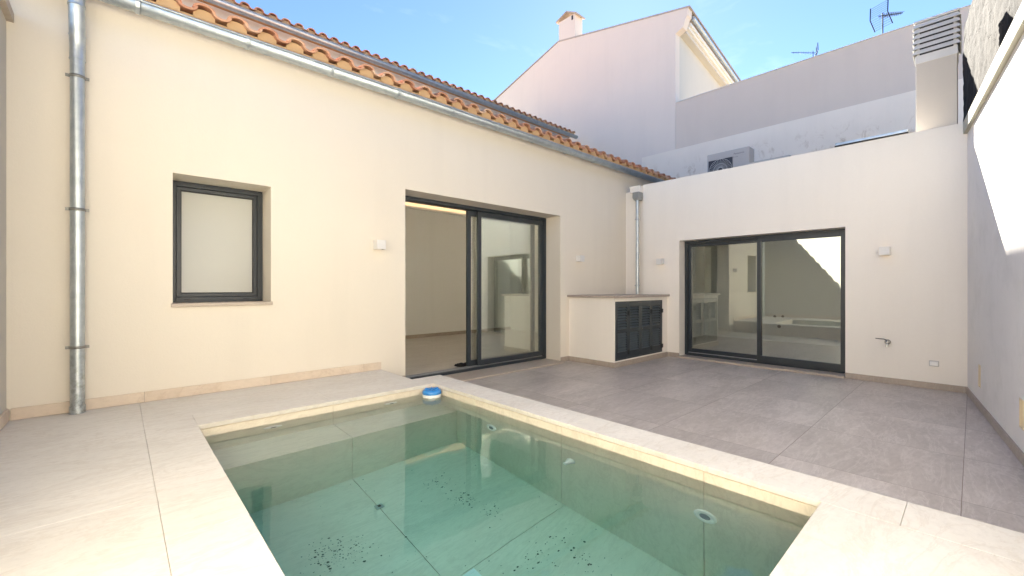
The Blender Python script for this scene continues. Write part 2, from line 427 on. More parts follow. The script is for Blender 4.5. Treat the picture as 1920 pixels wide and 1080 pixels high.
# floating chlorine dispenser
fx, fy = 2.118, 3.375
o = thing('chlorine_floater', 'round blue and white chlorine floater in the far corner of the pool', 'pool floater', (fx, fy, WZ))
Mx = T(fx, fy, WZ)
MB().lathe([(.03, -.12), (.034, -.04), (.045, -.03), (.083, -.012), (.086, .008), (.083, .024)], Mx, 40).build('float_ring', M['plastic_white'], o)
MB().lathe([(.084, .0245), (.0865, .034), (.083, .052), (.070, .064), (.050, .067), (.047, .061), (.030, .061), (.028, .069), (.012, .071), (.011, .064), (.0, .064)], Mx, 40).build('lid', M['plastic_blue'], o)
nb = MB()
for k in range(6):
    a = k * math.pi / 3
    MB().box(.034, .066, -.004, .004, .060, .072, Mx @ Matrix.Rotation(a, 4, 'Z')).build('lid_rib', M['plastic_blue'], o)
# sediment on the pool floor
sd = MB(); rs = random.Random(3)
def flake(x, y, r):
    n = rs.randint(4, 6); a0 = rs.random() * 6; st = rs.uniform(.5, 1)
    P = [(x + r * math.cos(a0 + i * 6.283 / n) * rs.uniform(.5, 1.1), y + r * st * math.sin(a0 + i * 6.283 / n) * rs.uniform(.5, 1.1)) for i in range(n)]
    sd.add([(p[0], p[1], ZF + .002) for p in P] + [(x, y, ZF + .002 + r * .45)], [(i, (i + 1) % n, n) for i in range(n)])
for cx, cy, sx, sy, n in ((.93, 2.42, .08, .06, 120), (.84, 2.52, .05, .05, 40), (1.73, 2.66, .06, .06, 45), (1.755, 2.38, .045, .05, 60), (1.80, 2.15, .04, .05, 26), (1.74, 1.66, .07, .07, 40), (1.94, 1.45, .08, .1, 36), (1.97, 1.66, .05, .05, 14), (1.3, 2.2, .45, .5, 60), (1.25, 1.9, .3, .3, 24)):
    for k in range(n):
        flake(min(max(rs.gauss(cx, sx), .45), 2.17), min(max(rs.gauss(cy, sy), .5), 3.05), rs.uniform(.002, .0065) if rs.random() < .85 else rs.uniform(.006, .012))
o = sd.build('sediment', M['dirt']); tag(o, 'dark specks of sediment lying in clusters on the pool floor', 'sediment'); kind(o, 'stuff')

# ------------------------------------------------------------------ house with the cream facade
WX0, WX1, WZ0, WZ1 = .333, 1.059, 1.066, 2.148
DX0, DX1, DZ1 = 2.459, 5.212, 2.345
REC = YF + .31
house = thing('house', 'long cream house with tiled eaves, one window and a sliding door beside the pool', 'house', (2.5, YF, 0))
MF = T(0, YF, 0)
f = MB(); f.wall(MF, -2.5, 11.6, -1.45, 3.40, .42, [(WX0, WX1, WZ0 - .03, WZ1), (DX0, DX1, -.02, DZ1)])
f.build('facade_wall', M['cream'], house, weld=True)
s = MB(); s.box(XL + .02, 2.155, YF - .014, YF + .01, D + .001, D + .082); s.build('skirting', M['skirt'], house, bevel=.002)
pieces('skirting', [(2.165, DX0 - .001, YF - .014, YF + .01, .001, .175), (DX1 + .002, 5.404, YF - .013, YF + .01, .001, .078)], M['tskirt'], house, bevel=.002)
# door threshold stone
s = MB(); s.box(DX0 + .003, DX1 - .003, YF - .10, REC - .002, .001, .022); s.build('threshold', M['sill'], house, bevel=.003)

# window
win = MB(); fw_ = .055
def ring(mb, ax, u0, u1, z0, z1, w, d0, d1):
    """rectangular frame; ax 'x' lies along x (depth y), ax 'y' lies along y (depth x)"""
    def B(a, b, c, d):
        if ax == 'x': mb.box(a, b, d0, d1, c, d)
        else: mb.box(d0, d1, a, b, c, d)
    wl, wr, wb, wt = w if isinstance(w, tuple) else (w, w, w, w)
    B(u0, u0 + wl, z0, z1); B(u1 - wr, u1, z0, z1); B(u0 + wl, u1 - wr, z0, z0 + wb); B(u0 + wl, u1 - wr, z1 - wt, z1)
window = MB()
ring(window, 'x', WX0 + .001, WX1 - .001, WZ0 + .001, WZ1 - .001, .045, REC, REC + .07)
wo = window.build('window', M['frame'], house, bevel=.003)
m = MB(); ring(m, 'x', WX0 + .048, WX1 - .048, WZ0 + .048, WZ1 - .048, .032, REC + .012, REC + .06); m.build('sash', M['frame'], wo, bevel=.003)
m = MB(); ring(m, 'x', WX0 + .0805, WX1 - .0805, WZ0 + .0805, WZ1 - .0805, .006, REC + .022, REC + .05); m.build('gasket', M['gasket'], wo)
MB().box(WX0 + .087, WX1 - .087, REC + .030, REC + .036, WZ0 + .087, WZ1 - .087).build('pane', M['frost'], wo, label='frosted grey-white window pane')
pieces('drain_cap', [(WX0 + .10, WX0 + .15, REC - .004, REC, WZ0 + .018, WZ0 + .026), (WX1 - .17, WX1 - .12, REC - .004, REC, WZ0 + .018, WZ0 + .026)], M['gasket'], wo)
MB().box(WX0 - .012, WX1 + .012, YF - .022, REC - .001, WZ0 - .0295, WZ0).build('sill', M['sill'], wo, bevel=.003)

# sliding door of the house
sd1 = MB(); ring(sd1, 'x', DX0 + .001, DX1 - .001, .024, DZ1 - .001, (.045, .045, .035, .045), REC, REC + .15)
sdo = sd1.build('sliding_door', M['frame'], house, bevel=.003)
pieces('track', [(DX0 + .05, DX1 - .05, REC + .045, REC + .05, .06, .072), (DX0 + .05, DX1 - .05, REC + .10, REC + .105, .06, .072)], M['track'], sdo)
m = MB(); ring(m, 'x', 3.80, DX1 - .047, .076, DZ1 - .05, (.058, .07, .075, .075), REC + .022, REC + .066); fixed = m.build('fixed_sash', M['frame'], sdo, bevel=.003)
MB().box(3.853, DX1 - .112, REC + .040, REC + .046, .146, DZ1 - .12).build('glass', M['glass'], fixed)
m = MB(); ring(m, 'x', 3.655, 5.02, .076, DZ1 - .05, (.058, .058, .075, .075), REC + .080, REC + .124); mv = m.build('sliding_sash', M['frame'], sdo, bevel=.003)
MB().box(3.708, 4.967, REC + .099, REC + .105, .146, DZ1 - .12).build('glass', M['glass'], mv)
# interior of the living room
inr = MB(); IY0, IY1 = YF + .42, 8.72
inr.box(1.5, 8.0, IY1, IY1 + .1, -.1, 3.3); inr.box(1.4, 1.5, IY0, IY1, -.1, 3.3); inr.box(8.0, 8.1, IY0, IY1, -.1, 3.3); inr.box(1.4, 8.1, IY0, IY1 + .1, 3.14, 3.25)
inr.build('interior_wall', M['interior'], house)
MB().box(1.5, 8.0, REC + .151, IY1, -.1, .03).build('interior_floor', M['intfloor'], house)
MB().box(1.5, 8.0, IY1 - .014, IY1 - .001, .031, .11).build('interior_skirting', M['tskirt'], house)
lg = MB(); lg.box(1.5, 8.0, IY1 - .06, IY1 - .001, 2.985, 3.0); lg.box(1.5, 8.0, IY1 - .06, IY1 - .052, 3.0, 3.05); lg.box(1.5, 1.56, IY0, IY1 - .061, 2.985, 3.0); lg.box(7.94, 8.0, IY0, IY1 - .061, 2.985, 3.0)
lg.build('cove_ledge', M['interior'], house)
MB().box(1.57, 7.93, IY1 - .045, IY1 - .02, 3.0005, 3.01).build('light_strip', M['led'], house, label='warm glowing strip light along the top of the inside wall')
pieces('light_strip', [(1.51, 1.54, IY0 + .05, IY1 - .07, 3.0005, 3.01), (7.96, 7.99, IY0 + .05, IY1 - .07, 3.0005, 3.01)], M['led_fill'], house)  # unseen strips added along the side walls to brighten the room
# body of the house behind (closes the volume)
m = MB(); m.box(-2.5, 11.6, 9.2 + .33, 9.2 + .6, -1.4, 6.2); m.build('rear_wall', M['cream'], house)
m = MB(); m.box(-2.5, -2.4, YF + .42, 9.5, -1.4, 3.4); m.build('rear_wall', M['cream'], house)

# terracotta roofs
def tiled_roof(mb, xa, xb, ye, ze, pitch, rows, slope, seed):
    """eaves at (ye, ze), rising towards +y; mission tiles: pans below, covers above"""
    rr = random.Random(seed); c, sn = math.cos(slope), math.sin(slope)
    Lt, step, n, th = .42, .34, 8, .017
    cols = int((xb - xa) / pitch)
    for i in range(cols + 1):
        xc = xa + i * pitch
        for kind_ in (0, 1):
            x = xc + (pitch / 2 if kind_ else 0)
            if x > xb: continue
            tint_col = rr.random()
            for r in range(rows):
                tn = min(1, max(0, .6 * rr.random() + .4 * tint_col))
                s0 = r * step + rr.uniform(-.008, .008) + (0 if kind_ else -.022); s1 = s0 + Lt
                jx = rr.uniform(-.005, .005); tw = rr.uniform(-.006, .006)
                # pan: wide at the top end, cover: wide at the bottom end
                w0, w1 = (.080, .066) if kind_ else (.070, .080)
                vs = []
                for (sx, wd, lift) in ((s0, w0, .014), (s1, w1, 0)):
                    for q in (0, 1):
                        for k in range(n + 1):
                            a = math.pi * k / n
                            rad = wd - (th if q else 0)
                            ux = -math.cos(a) * rad; uz = math.sin(a) * (wd * .64 - (th if q else 0))
                            if kind_: h = .036 + uz
                            else: h = .046 - uz
                            h += lift
                            px = x + jx + ux + (tw if sx == s1 else 0)
                            vs.append((px, ye + sx * c - h * sn, ze + sx * sn + h * c))
                m_ = n + 1; fs = []
                for k in range(n):
                    fs += [(k, k + 1, 2 * m_ + k + 1, 2 * m_ + k), (m_ + k + 1, m_ + k, 3 * m_ + k, 3 * m_ + k + 1), (k + 1, k, m_ + k, m_ + k + 1), (2 * m_ + k, 2 * m_ + k + 1, 3 * m_ + k + 1, 3 * m_ + k)]
                fs += [(0, 2 * m_, 3 * m_, m_), (n, m_ + n, 3 * m_ + n, 2 * m_ + n)]
                mb.add(vs, fs, tn)
def half_gutter(mb, xa, xb, yc, zc, r, th=.004):
    n = 14; vs = []
    for x in (xa, xb):
        for rad in (r, r - th):
            for k in range(n + 1):
                a = math.pi + math.pi * k / n
                vs.append((x, yc + rad * math.cos(a), zc + rad * math.sin(a)))
    m_ = n + 1; fs = []
    for k in range(n):
        fs += [(k, k + 1, 2 * m_ + k + 1, 2 * m_ + k), (m_ + k + 1, m_ + k, 3 * m_ + k, 3 * m_ + k + 1), (k, m_ + k, m_ + k + 1, k + 1), (2 * m_ + k + 1, 3 * m_ + k + 1, 3 * m_ + k, 2 * m_ + k)]
    fs += [(0, 2 * m_, 3 * m_, m_), (n, m_ + n, 3 * m_ + n, 2 * m_ + n)]
    mb.add(vs, fs, smooth=True)
    mb.cyl((xa, yc - r - .002, zc + .004), (xb, yc - r - .002, zc + .004), .0085, n=10)   # front bead
SL = R(15)
rf = MB(); tiled_roof(rf, -2.4, 11.5, 4.345, 3.448, .2345, 15, SL, 5)
roof1 = rf.build('tiled_roof', M['tile'], house)
mo = MB()   # mortar bed under the tiles and eaves board
mo.prism([(4.372, 3.402), (YF + .43, 3.402), (YF + .43, 3.55), (9.4, 3.55 + (9.4 - 4.92) * math.tan(SL)), (9.4, 3.60 + (9.4 - 4.92) * math.tan(SL)), (4.372, 3.448)], 'x', -2.45, 11.55)
def plugs(mb, xa, xb, ye, ze, pitch):
    for i in range(int((xb - xa) / pitch) + 1):
        xc = xa + (i + .5) * pitch
        if xc > xb: continue
        arc = [(xc + .0745 * math.cos(math.pi * k / 8), ze + .028 + .041 * math.sin(math.pi * k / 8)) for k in range(9)]
        mb.prism([(xc + .0745, ze - .012)] + arc + [(xc - .0745, ze - .012)], 'y', ye + .022, ye + .16)
plugs(mo, -2.4, 11.5, 4.345, 3.448, .2345)
mo.build('mortar_bed', M['mortar'], roof1)
gt = MB(); GY, GZ, GR = 4.330, 3.362, .063
half_gutter(gt, -2.4, 11.5, GY, GZ, GR)
gut = gt.build('gutter', M['zinc'], house)
for k in range(-3, 17):
    x = .11 + k * .72
    br = MB(); n = 12; vs = []
    for xx in (x - .013, x + .013):
        for rad in (GR + .007, GR + .003):
            for i in range(n + 1):
                a = math.pi * .97 + math.pi * 1.06 * i / n
                vs.append((xx, GY + rad * math.cos(a), GZ + rad * math.sin(a)))
    m_ = n + 1; fs = []
    for i in range(n):
        fs += [(i, i + 1, 2 * m_ + i + 1, 2 * m_ + i), (m_ + i + 1, m_ + i, 3 * m_ + i, 3 * m_ + i + 1), (i, m_ + i, m_ + i + 1, i + 1), (2 * m_ + i + 1, 3 * m_ + i + 1, 3 * m_ + i, 2 * m_ + i)]
    br.add(vs, fs)
    br.box(x - .013, x + .013, GY - GR - .008, GY + GR, GZ + .012, GZ + .016)
    br.build('gutter_bracket', M['zinc'], gut)

# taller part of the same house behind, with its own roof
up = thing('upper_house', 'taller rear volume of the house whose tiled eaves and gutter show above the lower roof', 'house', (4, 9.5, 3))
MB().box(-2.5, 11.45, 9.40, 9.52, 3.4, 6.32).build('wall', M['cream'], up)
m = MB(); tiled_roof(m, -2.6, 11.42, 9.20, 6.40, .2345, 8, SL, 9); r2 = m.build('tiled_roof', M['tile'], up)
m = MB(); m.prism([(9.24, 6.36), (9.6, 6.36), (12.2, 6.36 + 2.6 * math.tan(SL)), (12.2, 6.42 + 2.6 * math.tan(SL)), (9.24, 6.44)], 'x', -2.6, 11.44); plugs(m, -2.6, 11.42, 9.20, 6.40, .2345); m.build('mortar_bed', M['mortar'], r2)
m = MB(); half_gutter(m, -2.6, 11.46, 9.17, 6.32, .075); g2 = m.build('gutter', M['zinc'], up)

# ------------------------------------------------------------------ back wing (single storey)
wing = thing('back_wing', 'single-storey cream wing across the end of the terrace with a wide dark-framed sliding door', 'house', (XB, 2.2, 0))
MW = Matrix(((0, 1, 0, XB), (1, 0, 0, 0), (0, 0, 1, 0), (0, 0, 0, 1)))      # local x -> world y, local y -> world +x
EY0, EY1, EZ0, EZ1 = 1.143, 3.408, .03, 1.997
m = MB(); m.wall(MW, -.12, 4.093, -1.4, 3.068, .30, [(EY0, EY1, -.02, EZ1)])
m.box(XB + .06, XB + .30, 4.093, YF - .001, -1.4, 3.0)
m.build('front_wall', M['cream_back'], wing, weld=True)
pieces('skirting', [(XB - .012, XB + .01, .045, EY0 - .001, .001, .077), (XB - .012, XB + .01, EY1 + .001, 3.605, .001, .077)], M['tskirt'], wing, bevel=.002)
MB().box(XB - .05, XB + .195, EY0 + .003, EY1 - .003, .001, .030).build('threshold', M['sill'], wing, bevel=.003)
EX = XB + .20
m = MB(); ring(m, 'y', EY0 + .001, EY1 - .001, .032, EZ1 - .001, (.045, .045, .04, .045), EX, EX + .12); bd = m.build('sliding_door', M['frame'], wing, bevel=.003)
m = MB(); ring(m, 'y', EY0 + .03, 2.262, .07, EZ1 - .035, (.05, .055, .08, .065), EX - .012, EX + .034); a_ = m.build('fixed_sash', M['frame'], bd, bevel=.003)
MB().box(EX + .008, EX + .014, EY0 + .075, 2.212, .145, EZ1 - .095).build('glass', M['glass'], a_)
m = MB(); ring(m, 'y', 2.215, EY1 - .046, .07, EZ1 - .045, (.055, .05, .075, .055), EX + .045, EX + .091); a_ = m.build('sliding_sash', M['frame'], bd, bevel=.003)
MB().box(EX + .065, EX + .071, 2.265, EY1 - .092, .14, EZ1 - .095).build('glass', M['glass'], a_)
m = MB(); m.box(EX + .035, EX + .040, 2.27, EY1 - .05, .073, .082); m.build('track', M['track'], bd)
# wing interior: bare white bathroom
m = MB(); m.box(10.36, 10.46, .2, YF, -.1, 2.8); m.box(XB + .3, 10.36, .1, .2, -.1, 2.8); m.box(XB + .3, 10.36, 4.39, 4.485, -.1, 2.8); m.box(XB + .3, 10.46, .1, 4.48, 2.7, 2.8)
m.build('interior_wall', M['interior'], wing)
MB().box(EX + .121, 10.36, .2, 4.39, -.1, .045).build('interior_floor', M['intfloor'], wing)
MB().box(XB + .3, XG - .02, .0, YF - .002, 2.82, 2.95).build('flat_roof', M['sill'], wing)
for i, (y, z, r) in enumerate(((2.887, .578, .028), (2.737, .586, .028), (2.806, .366, .034))):
    o = thing('water_outlet', ['left of the two small chromed valve ends on the wall inside the wing', 'right of the two small chromed valve ends on the wall inside the wing', 'dark round drain hole below the two valve ends inside the wing'][i], 'plumbing outlet', (10.36, y, z), 'plumbing outlets inside the wing')
    Mx = T(10.359, y, z) @ Matrix.Rotation(R(-90), 4, 'Y')
    if i < 2:
        MB().lathe([(r, 0), (r, .006), (.016, .008), (.015, .05), (.008, .052)], Mx).build('valve', M['chrome'], o)
        MB().lathe([(.012, .054), (.012, .06), (0, .06)], Mx).build('tip', M['darkmetal'], o)
    else:
        MB().lathe([(r, 0), (r, .01), (r - .006, .012)], Mx).build('rim', M['darkmetal'], o)
        MB().lathe([(r - .007, .004), (.01, .006), (0, .006)], Mx).build('hole', M['acdark'], o)

# black cloth on the living-room floor
cb = bmesh.new(); bmesh.ops.create_icosphere(cb, subdivisions=4, radius=1)
for v in cb.verts:
    n = mnoise.noise(v.co * 2.3) * .35 + mnoise.noise(v.co * 6) * .15
    v.co = Vector((v.co.x * .11, v.co.y * .05, max(-.0, v.co.z * .028 + .02))) * (1 + n)
me = bpy.data.meshes.new('cloth'); cb.to_mesh(me); cb.free(); me.materials.append(M['cloth'])
for p in me.polygons: p.use_smooth = True
o = bpy.data.objects.new('cloth', me); COL.objects.link(o); o.location = (3.74, 5.13, .031); o.rotation_euler = (0, 0, R(-15))
tag(o, 'crumpled black cloth on the floor just inside the open sliding door', 'cloth')

# ------------------------------------------------------------------ boundary walls
rw = thing('boundary_wall', 'white rendered garden wall with a projecting cap on the right, its upper part in sunlight', 'wall', tuple(RW(3)))
m = MB(); m.wall(MR, -.35, 9.4, -1.4, 2.935, .20, [(.745, .86, .215, .435), (2.43, 2.545, .225, .43)])
m.build('wall', M['white_wall'], rw, weld=True)
m = MB(); m.box(0.0, 9.4, -.035, .23, 2.936, 3.072, MR); m.build('cap', plaster('cap_render', (.50, .48, .39), (.40, .39, .31), .8, .5), rw, bevel=.004)
m = MB(); m.box(.0, 4.58, -.012, .01, .001, .075, MR); m.build('skirting', M['tskirt'], rw, bevel=.002)
m = MB(); m.box(4.60, 9.3, -.012, .01, D + .001, D + .08, MR); m.build('skirting', M['skirt'], rw, bevel=.002)
for i, (a, b, c, d) in enumerate(((.745, .86, .215, .435), (2.43, 2.545, .225, .43))):
    o = thing('recessed_wall_light', ['narrow upright niche light in the right wall close to the far terrace corner', 'narrow upright niche light in the right wall at the right edge of the picture'][i], 'wall light', tuple(RW((a + b) / 2, 0, c)), 'niche lights in the right wall')
    q = MB(); q.box(a, b, .05, .058, c, d, MR); q.build('back_plate', simple('beige_niche', (.75, .62, .42), .6), o)
    q = MB(); q.box(a, a + .006, -.003, .05, c, d, MR); q.box(b - .006, b, -.003, .05, c, d, MR); q.box(a + .006, b - .006, -.003, .05, c, c + .006, MR); q.box(a + .006, b - .006, -.003, .05, d - .006, d, MR)
    q.build('frame', simple('cream_niche_frame', (.72, .62, .44), .5), o)

lw = thing('boundary_wall', 'pale garden wall with a stone cap at the left edge of the picture', 'wall', (XL, 2, D))
m = MB(); m.box(XL - .2, XL, -1.4, YF - .001, -1.4, 3.02); m.build('wall', plaster('pale_render', (.58, .55, .48), (.53, .50, .44), .6, .3), lw)
m = MB(); m.box(XL - .23, XL + .035, -1.4, YF - .002, 3.021, 3.085); m.build('cap', M['sill'], lw, bevel=.003)
m = MB(); m.box(XL - .01, XL + .014, -1.2, YF - .016, D + .001, D + .085); m.build('skirting', M['skirt'], lw, bevel=.002)

# tall rough wall beyond the right wall
bmw = bmesh.new(); NX, NZ = 150, 80; W0, W1, ZT = -2.98, 9.5, 5.36
for side, base in ((0, .26), (1, .50)):
    grid = []
    for k in range(NZ + 1):
        row = []
        for i in range(NX + 1):
            u = W0 + (W1 - W0) * i / NX; z = 1.5 + (ZT - 1.5) * k / NZ
            p = Vector((u * 2.1, z * 2.1, side * 5))
            d = mnoise.fractal(p, .6, 2.2, 6) * .014 + mnoise.fractal(p * 4, .6, 2.2, 4) * .003
            if k == NZ: z += mnoise.noise(Vector((u * 1.7, 3, 1))) * .03
            row.append(bmw.verts.new(MR @ Vector((u + (mnoise.noise(Vector((z * 3, 1, 2))) * .02 if i == 0 else 0), base + (d if not side else -d), z))))
        grid.append(row)
    for k in range(NZ):
        for i in range(NX):
            q = (grid[k][i], grid[k][i + 1], grid[k + 1][i + 1], grid[k + 1][i])
            bmw.faces.new(q if side else q[::-1])
    if side == 0: g0 = grid
    else:
        for i in range(NX): bmw.faces.new((g0[NZ][i], g0[NZ][i + 1], grid[NZ][i + 1], grid[NZ][i]))
        for k in range(NZ): bmw.faces.new((g0[k][0], g0[k + 1][0], grid[k + 1][0], grid[k][0])); bmw.faces.new((g0[k + 1][NX], g0[k][NX], grid[k][NX], grid[k + 1][NX]))
bmesh.ops.recalc_face_normals(bmw, faces=bmw.faces)
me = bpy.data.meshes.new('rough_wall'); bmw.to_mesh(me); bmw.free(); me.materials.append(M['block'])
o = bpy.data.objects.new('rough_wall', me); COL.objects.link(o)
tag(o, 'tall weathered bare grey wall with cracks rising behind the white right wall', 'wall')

# ------------------------------------------------------------------ barbecue counter
bq = thing('barbecue_counter', 'cream masonry counter with stone top and dark louvred doors in the terrace corner', 'counter', (6.2, 4.0, 0))
BX0, BY0, BZT = 5.42, 3.62, 1.04
m = MB()
MBQ = T(BX0, BY0, 0)
m.wall(MBQ, 0, XB - BX0 - .001, -.1, BZT, .06, [(.022, 1.445, .095, .985)])
m.box(BX0, BX0 + .06, BY0 + .0601, YF - .001, -.1, BZT); m.box(BX0 + .061, XB - .001, YF - .06, YF - .001, -.1, BZT)
m.build('body', M['cream_back'], bq)
MB().box(BX0 - .045, XB - .001, BY0 - .045, YF - .001, BZT + .001, BZT + .036).build('countertop', M['counter'], bq, bevel=.003)
m = MB(); m.box(BX0 - .013, BX0, BY0 - .013, YF - .001, .001, .078); m.box(BX0, XB - .013, BY0 - .013, BY0, .001, .078); m.build('skirting', M['tskirt'], bq, bevel=.002)
m = MB(); ring(m, 'x', BX0 + .024, BX0 + 1.443, .097, .983, .022, BY0 + .002, BY0 + .045); fr = m.build('door_frame', M['frame'], bq, bevel=.002)
lx0 = BX0 + .047; lw_ = (1.443 - .024 - .046) / 4
for k in range(4):
    a = lx0 + k * lw_ + .0015; b = a + lw_ - .003; z0, z1 = .121, .959
    m = MB(); st = .046
    m.box(a, a + st, BY0 + .006, BY0 + .034, z0, z1); m.box(b - st, b, BY0 + .006, BY0 + .034, z0, z1)
    for c, d in ((z0, z0 + .095), (.505, .56), (z1 - .065, z1)): m.box(a + st, b - st, BY0 + .006, BY0 + .034, c, d)
    lf = m.build('louvred_door', M['frame'], bq, bevel=.002)
    m = MB()
    for c, d in ((z0 + .095, .505), (.56, z1 - .065)):
        ns = 8
        for i in range(ns):
            zc = c + (d - c) * (i + .5) / ns
            Mx = T(0, BY0 + .018, zc) @ Matrix.Rotation(R(45), 4, 'X')
            m.box(a + st + .001, b - st - .001, -.0165, .0165, -.0035, .0035, Mx)
    m.build('slats', M['slat'], lf)
    if k in (0, 2, 3):
        for zz in (.80, .20):
            h = MB(); xh = b if k != 3 else b + .004
            h.box(xh - .022, xh + .022 + (.022 if k == 3 else 0), BY0 - .004, BY0 + .005, zz - .032, zz + .032)
            h.cyl((xh, BY0 - .006, zz - .04), (xh, BY0 - .006, zz + .04), .006, n=10)
            h.build('hinge', M['gasket'], lf, bevel=.001)
    if k == 2:
        Mx = T(a + .024, BY0 + .006, .54) @ Matrix.Rotation(R(90), 4, 'X')
        MB().lathe([(.007, 0), (.007, .012), (.012, .016), (.012, .024), (.004, .027)], Mx, 16).build('knob', M['chrome'], lf)
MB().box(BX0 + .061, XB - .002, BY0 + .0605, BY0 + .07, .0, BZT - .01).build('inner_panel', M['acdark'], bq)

# ------------------------------------------------------------------ rainwater pipes
dp = thing('drainpipe', 'thick galvanised drainpipe standing on the deck beside the left wall', 'drainpipe', (-.216, 4.42, D))
PXc, PYc = -.216, 4.425
m = MB(); m.tube([(PXc, PYc, D + .002), (PXc, PYc, 2.90)], .0395, 24); m.build('pipe', M['zinc'], dp)
m = MB(); m.tube([(PXc, PYc, D + .001), (PXc, PYc, D + .055)], [.0445, .0435], 24); m.build('shoe', M['zinc'], dp)
m = MB(); pts = [(PXc, PYc, 2.86), (PXc, PYc, 2.95), (PXc, PYc - .012, 3.0), (PXc, PYc - .045, 3.08), (PXc, PYc - .075, 3.16), (PXc, PYc - .093, 3.22), (PXc, PYc - .095, 3.31)]
m.tube(pts, [.0425, .0425, .043, .043, .0435, .044, .044], 24)
m.build('elbow', M['zinc'], dp)
for a_, b_, r_ in (((PXc, PYc - .020, 3.015), (PXc, PYc - .025, 3.027), .0465), ((PXc, PYc - .093, 3.20), (PXc, PYc - .093, 3.212), .0475), ((PXc, PYc, 2.852), (PXc, PYc, 2.860), .0445)): MB().cyl(a_, b_, r_, n=24).build('seam', M['zinc'], dp)
for z in (2.73, 1.765, .765):
    m = MB(); m.lathe([(.0405, -.010), (.0435, -.010), (.0435, .010), (.0405, .010)], T(PXc, PYc, z), 24)
    for sx in (-1, 1):
        m.box(PXc + sx * .041 - .0 if sx > 0 else PXc - .062, PXc + .062 if sx > 0 else PXc - .041, PYc - .004, PYc + .006, z - .010, z + .010)
        m.cyl((PXc + sx * .054, PYc - .014, z), (PXc + sx * .054, PYc + .014, z), .0045, n=8)
    m.cyl((PXc, PYc + .042, z), (PXc, YF, z), .005, n=8)
    m.build('clamp', M['clamp'], dp)
dq = thing('drainpipe', 'slim metal drainpipe dropping from a square hopper to the counter top in the far corner', 'drainpipe', (6.97, 4.155, 1.08))
QX, QY = 6.965, 4.160
m = MB(); m.tube([(QX, QY, BZT + .037), (QX, QY, 2.80)], .029, 20); m.build('pipe', M['zinc'], dq)
m = MB()
vs = [(x, y, z) for z, e in ((2.79, .048), (2.83, .064), (2.93, .064)) for x, y in ((QX - e, QY - e), (XB - .001, QY - e), (XB - .001, QY + e), (QX - e, QY + e))]
m.add(vs, [(3, 2, 1, 0), (0, 1, 5, 4), (1, 2, 6, 5), (2, 3, 7, 6), (3, 0, 4, 7), (4, 5, 9, 8), (5, 6, 10, 9), (6, 7, 11, 10), (7, 4, 8, 11), (8, 9, 10, 11)]); m.build('hopper', simple('grey_hopper_paint', (.30, .31, .30), .5, .3), dq, bevel=.003)
for z in (2.44, 1.235):
    m = MB(); m.lathe([(.0300, -.012), (.0355, -.010), (.0355, .010), (.0300, .012)], T(QX, QY, z), 20); m.cyl((QX + .03, QY, z), (XB, QY, z), .005, n=8); m.cyl((QX - .03, QY - .042, z), (QX - .03, QY + .042, z), .004, n=8); m.build('clamp', M['zinc'], dq)
m = MB(); m.box(6.935, XB + .058, 4.1, 4.30, 2.932, 3.03); m.box(6.928, XB + .058, 4.0945, 4.306, 3.0305, 3.05)
m.build('scupper_box', M['cream_back'], wing, bevel=.003)

# ------------------------------------------------------------------ wall lamps, tap, socket
def lamp(loc, facing, label):
    """small cubic wall lamp; loc = centre of the back face"""
    o = thing('wall_lamp', label, 'wall lamp', loc, 'square white wall lamps')
    x, y, z = loc; a = .05
    m = MB()
    if facing == 'y':   # projects towards -y
        m.wall(T(x - a, y - .1, z - a), 0, 2 * a, 0, 2 * a, .005); m.box(x - a, x - a + .005, y - .0949, y - .001, z - a, z + a); m.box(x + a - .005, x + a, y - .0949, y - .001, z - a, z + a); m.box(x - a + .0051, x + a - .0051, y - .006, y - .001, z - a, z + a)
        m.build('housing', M['white'], o, bevel=.0015)
        MB().box(x - a + .006, x + a - .006, y - .094, y - .007, z - .004, z + .004).build('lens', M['lampglow'], o)
    else:
        m.box(x - .1, x - .095, y - a, y + a, z - a, z + a); m.box(x - .0949, x - .001, y - a, y - a + .005, z - a, z + a); m.box(x - .0949, x - .001, y + a - .005, y + a, z - a, z + a); m.box(x - .006, x - .001, y - a + .0051, y + a - .0051, z - a, z + a)
        m.build('housing', M['white'], o, bevel=.0015)
        MB().box(x - .094, x - .007, y - a + .006, y + a - .006, z - .004, z + .004).build('lens', M['lampglow'], o)
    return o
L1 = lamp((2.118, YF, 1.668), 'y', 'square white wall lamp on the cream facade between the window and the sliding door')
copy_tree(L1, (5.655, YF, 1.678), 'square white wall lamp on the cream facade right of the sliding door, above the counter')
L2 = lamp((XB, 3.73, 1.652), 'x', 'square white wall lamp between the slim corner drainpipe and the wide sliding door')
copy_tree(L2, (XB, .745, 1.652), 'square white wall lamp on the back wing right of its sliding door, above the tap')
o = thing('garden_tap', 'small chromed tap with a lever on the back wall above the white socket', 'tap', (XB, .72, .52))
Mx = T(XB - .001, .72, .52) @ Matrix.Rotation(R(-90), 4, 'Y')
MB().lathe([(.030, 0), (.031, .006), (.014, .010), (.013, .05), (.019, .052), (.019, .075), (.008, .08)], Mx, 20).build('body', M['chrome'], o)
MB().tube([(XB - .060, .72, .52), (XB - .070, .72, .505), (XB - .072, .72, .465)], .0095, 12).build('spout', M['chrome'], o)
m = MB(); m.tube([(XB - .062, .722, .545), (XB - .068, .75, .558), (XB - .075, .83, .562)], [.006, .006, .005], 10); m.build('lever', M['darkmetal'], o)
o = thing('power_socket', 'white weatherproof socket low on the back wall right of the tap', 'socket', (XB, .31, .305))
MB().box(XB - .012, XB - .001, .268, .352, .272, .338).build('back_plate', simple('grey_plastic', (.52, .50, .48), .5), o, bevel=.003)
MB().box(XB - .034, XB - .0125, .276, .344, .280, .330).build('lid', M['plastic_white'], o, bevel=.006, seg=3)

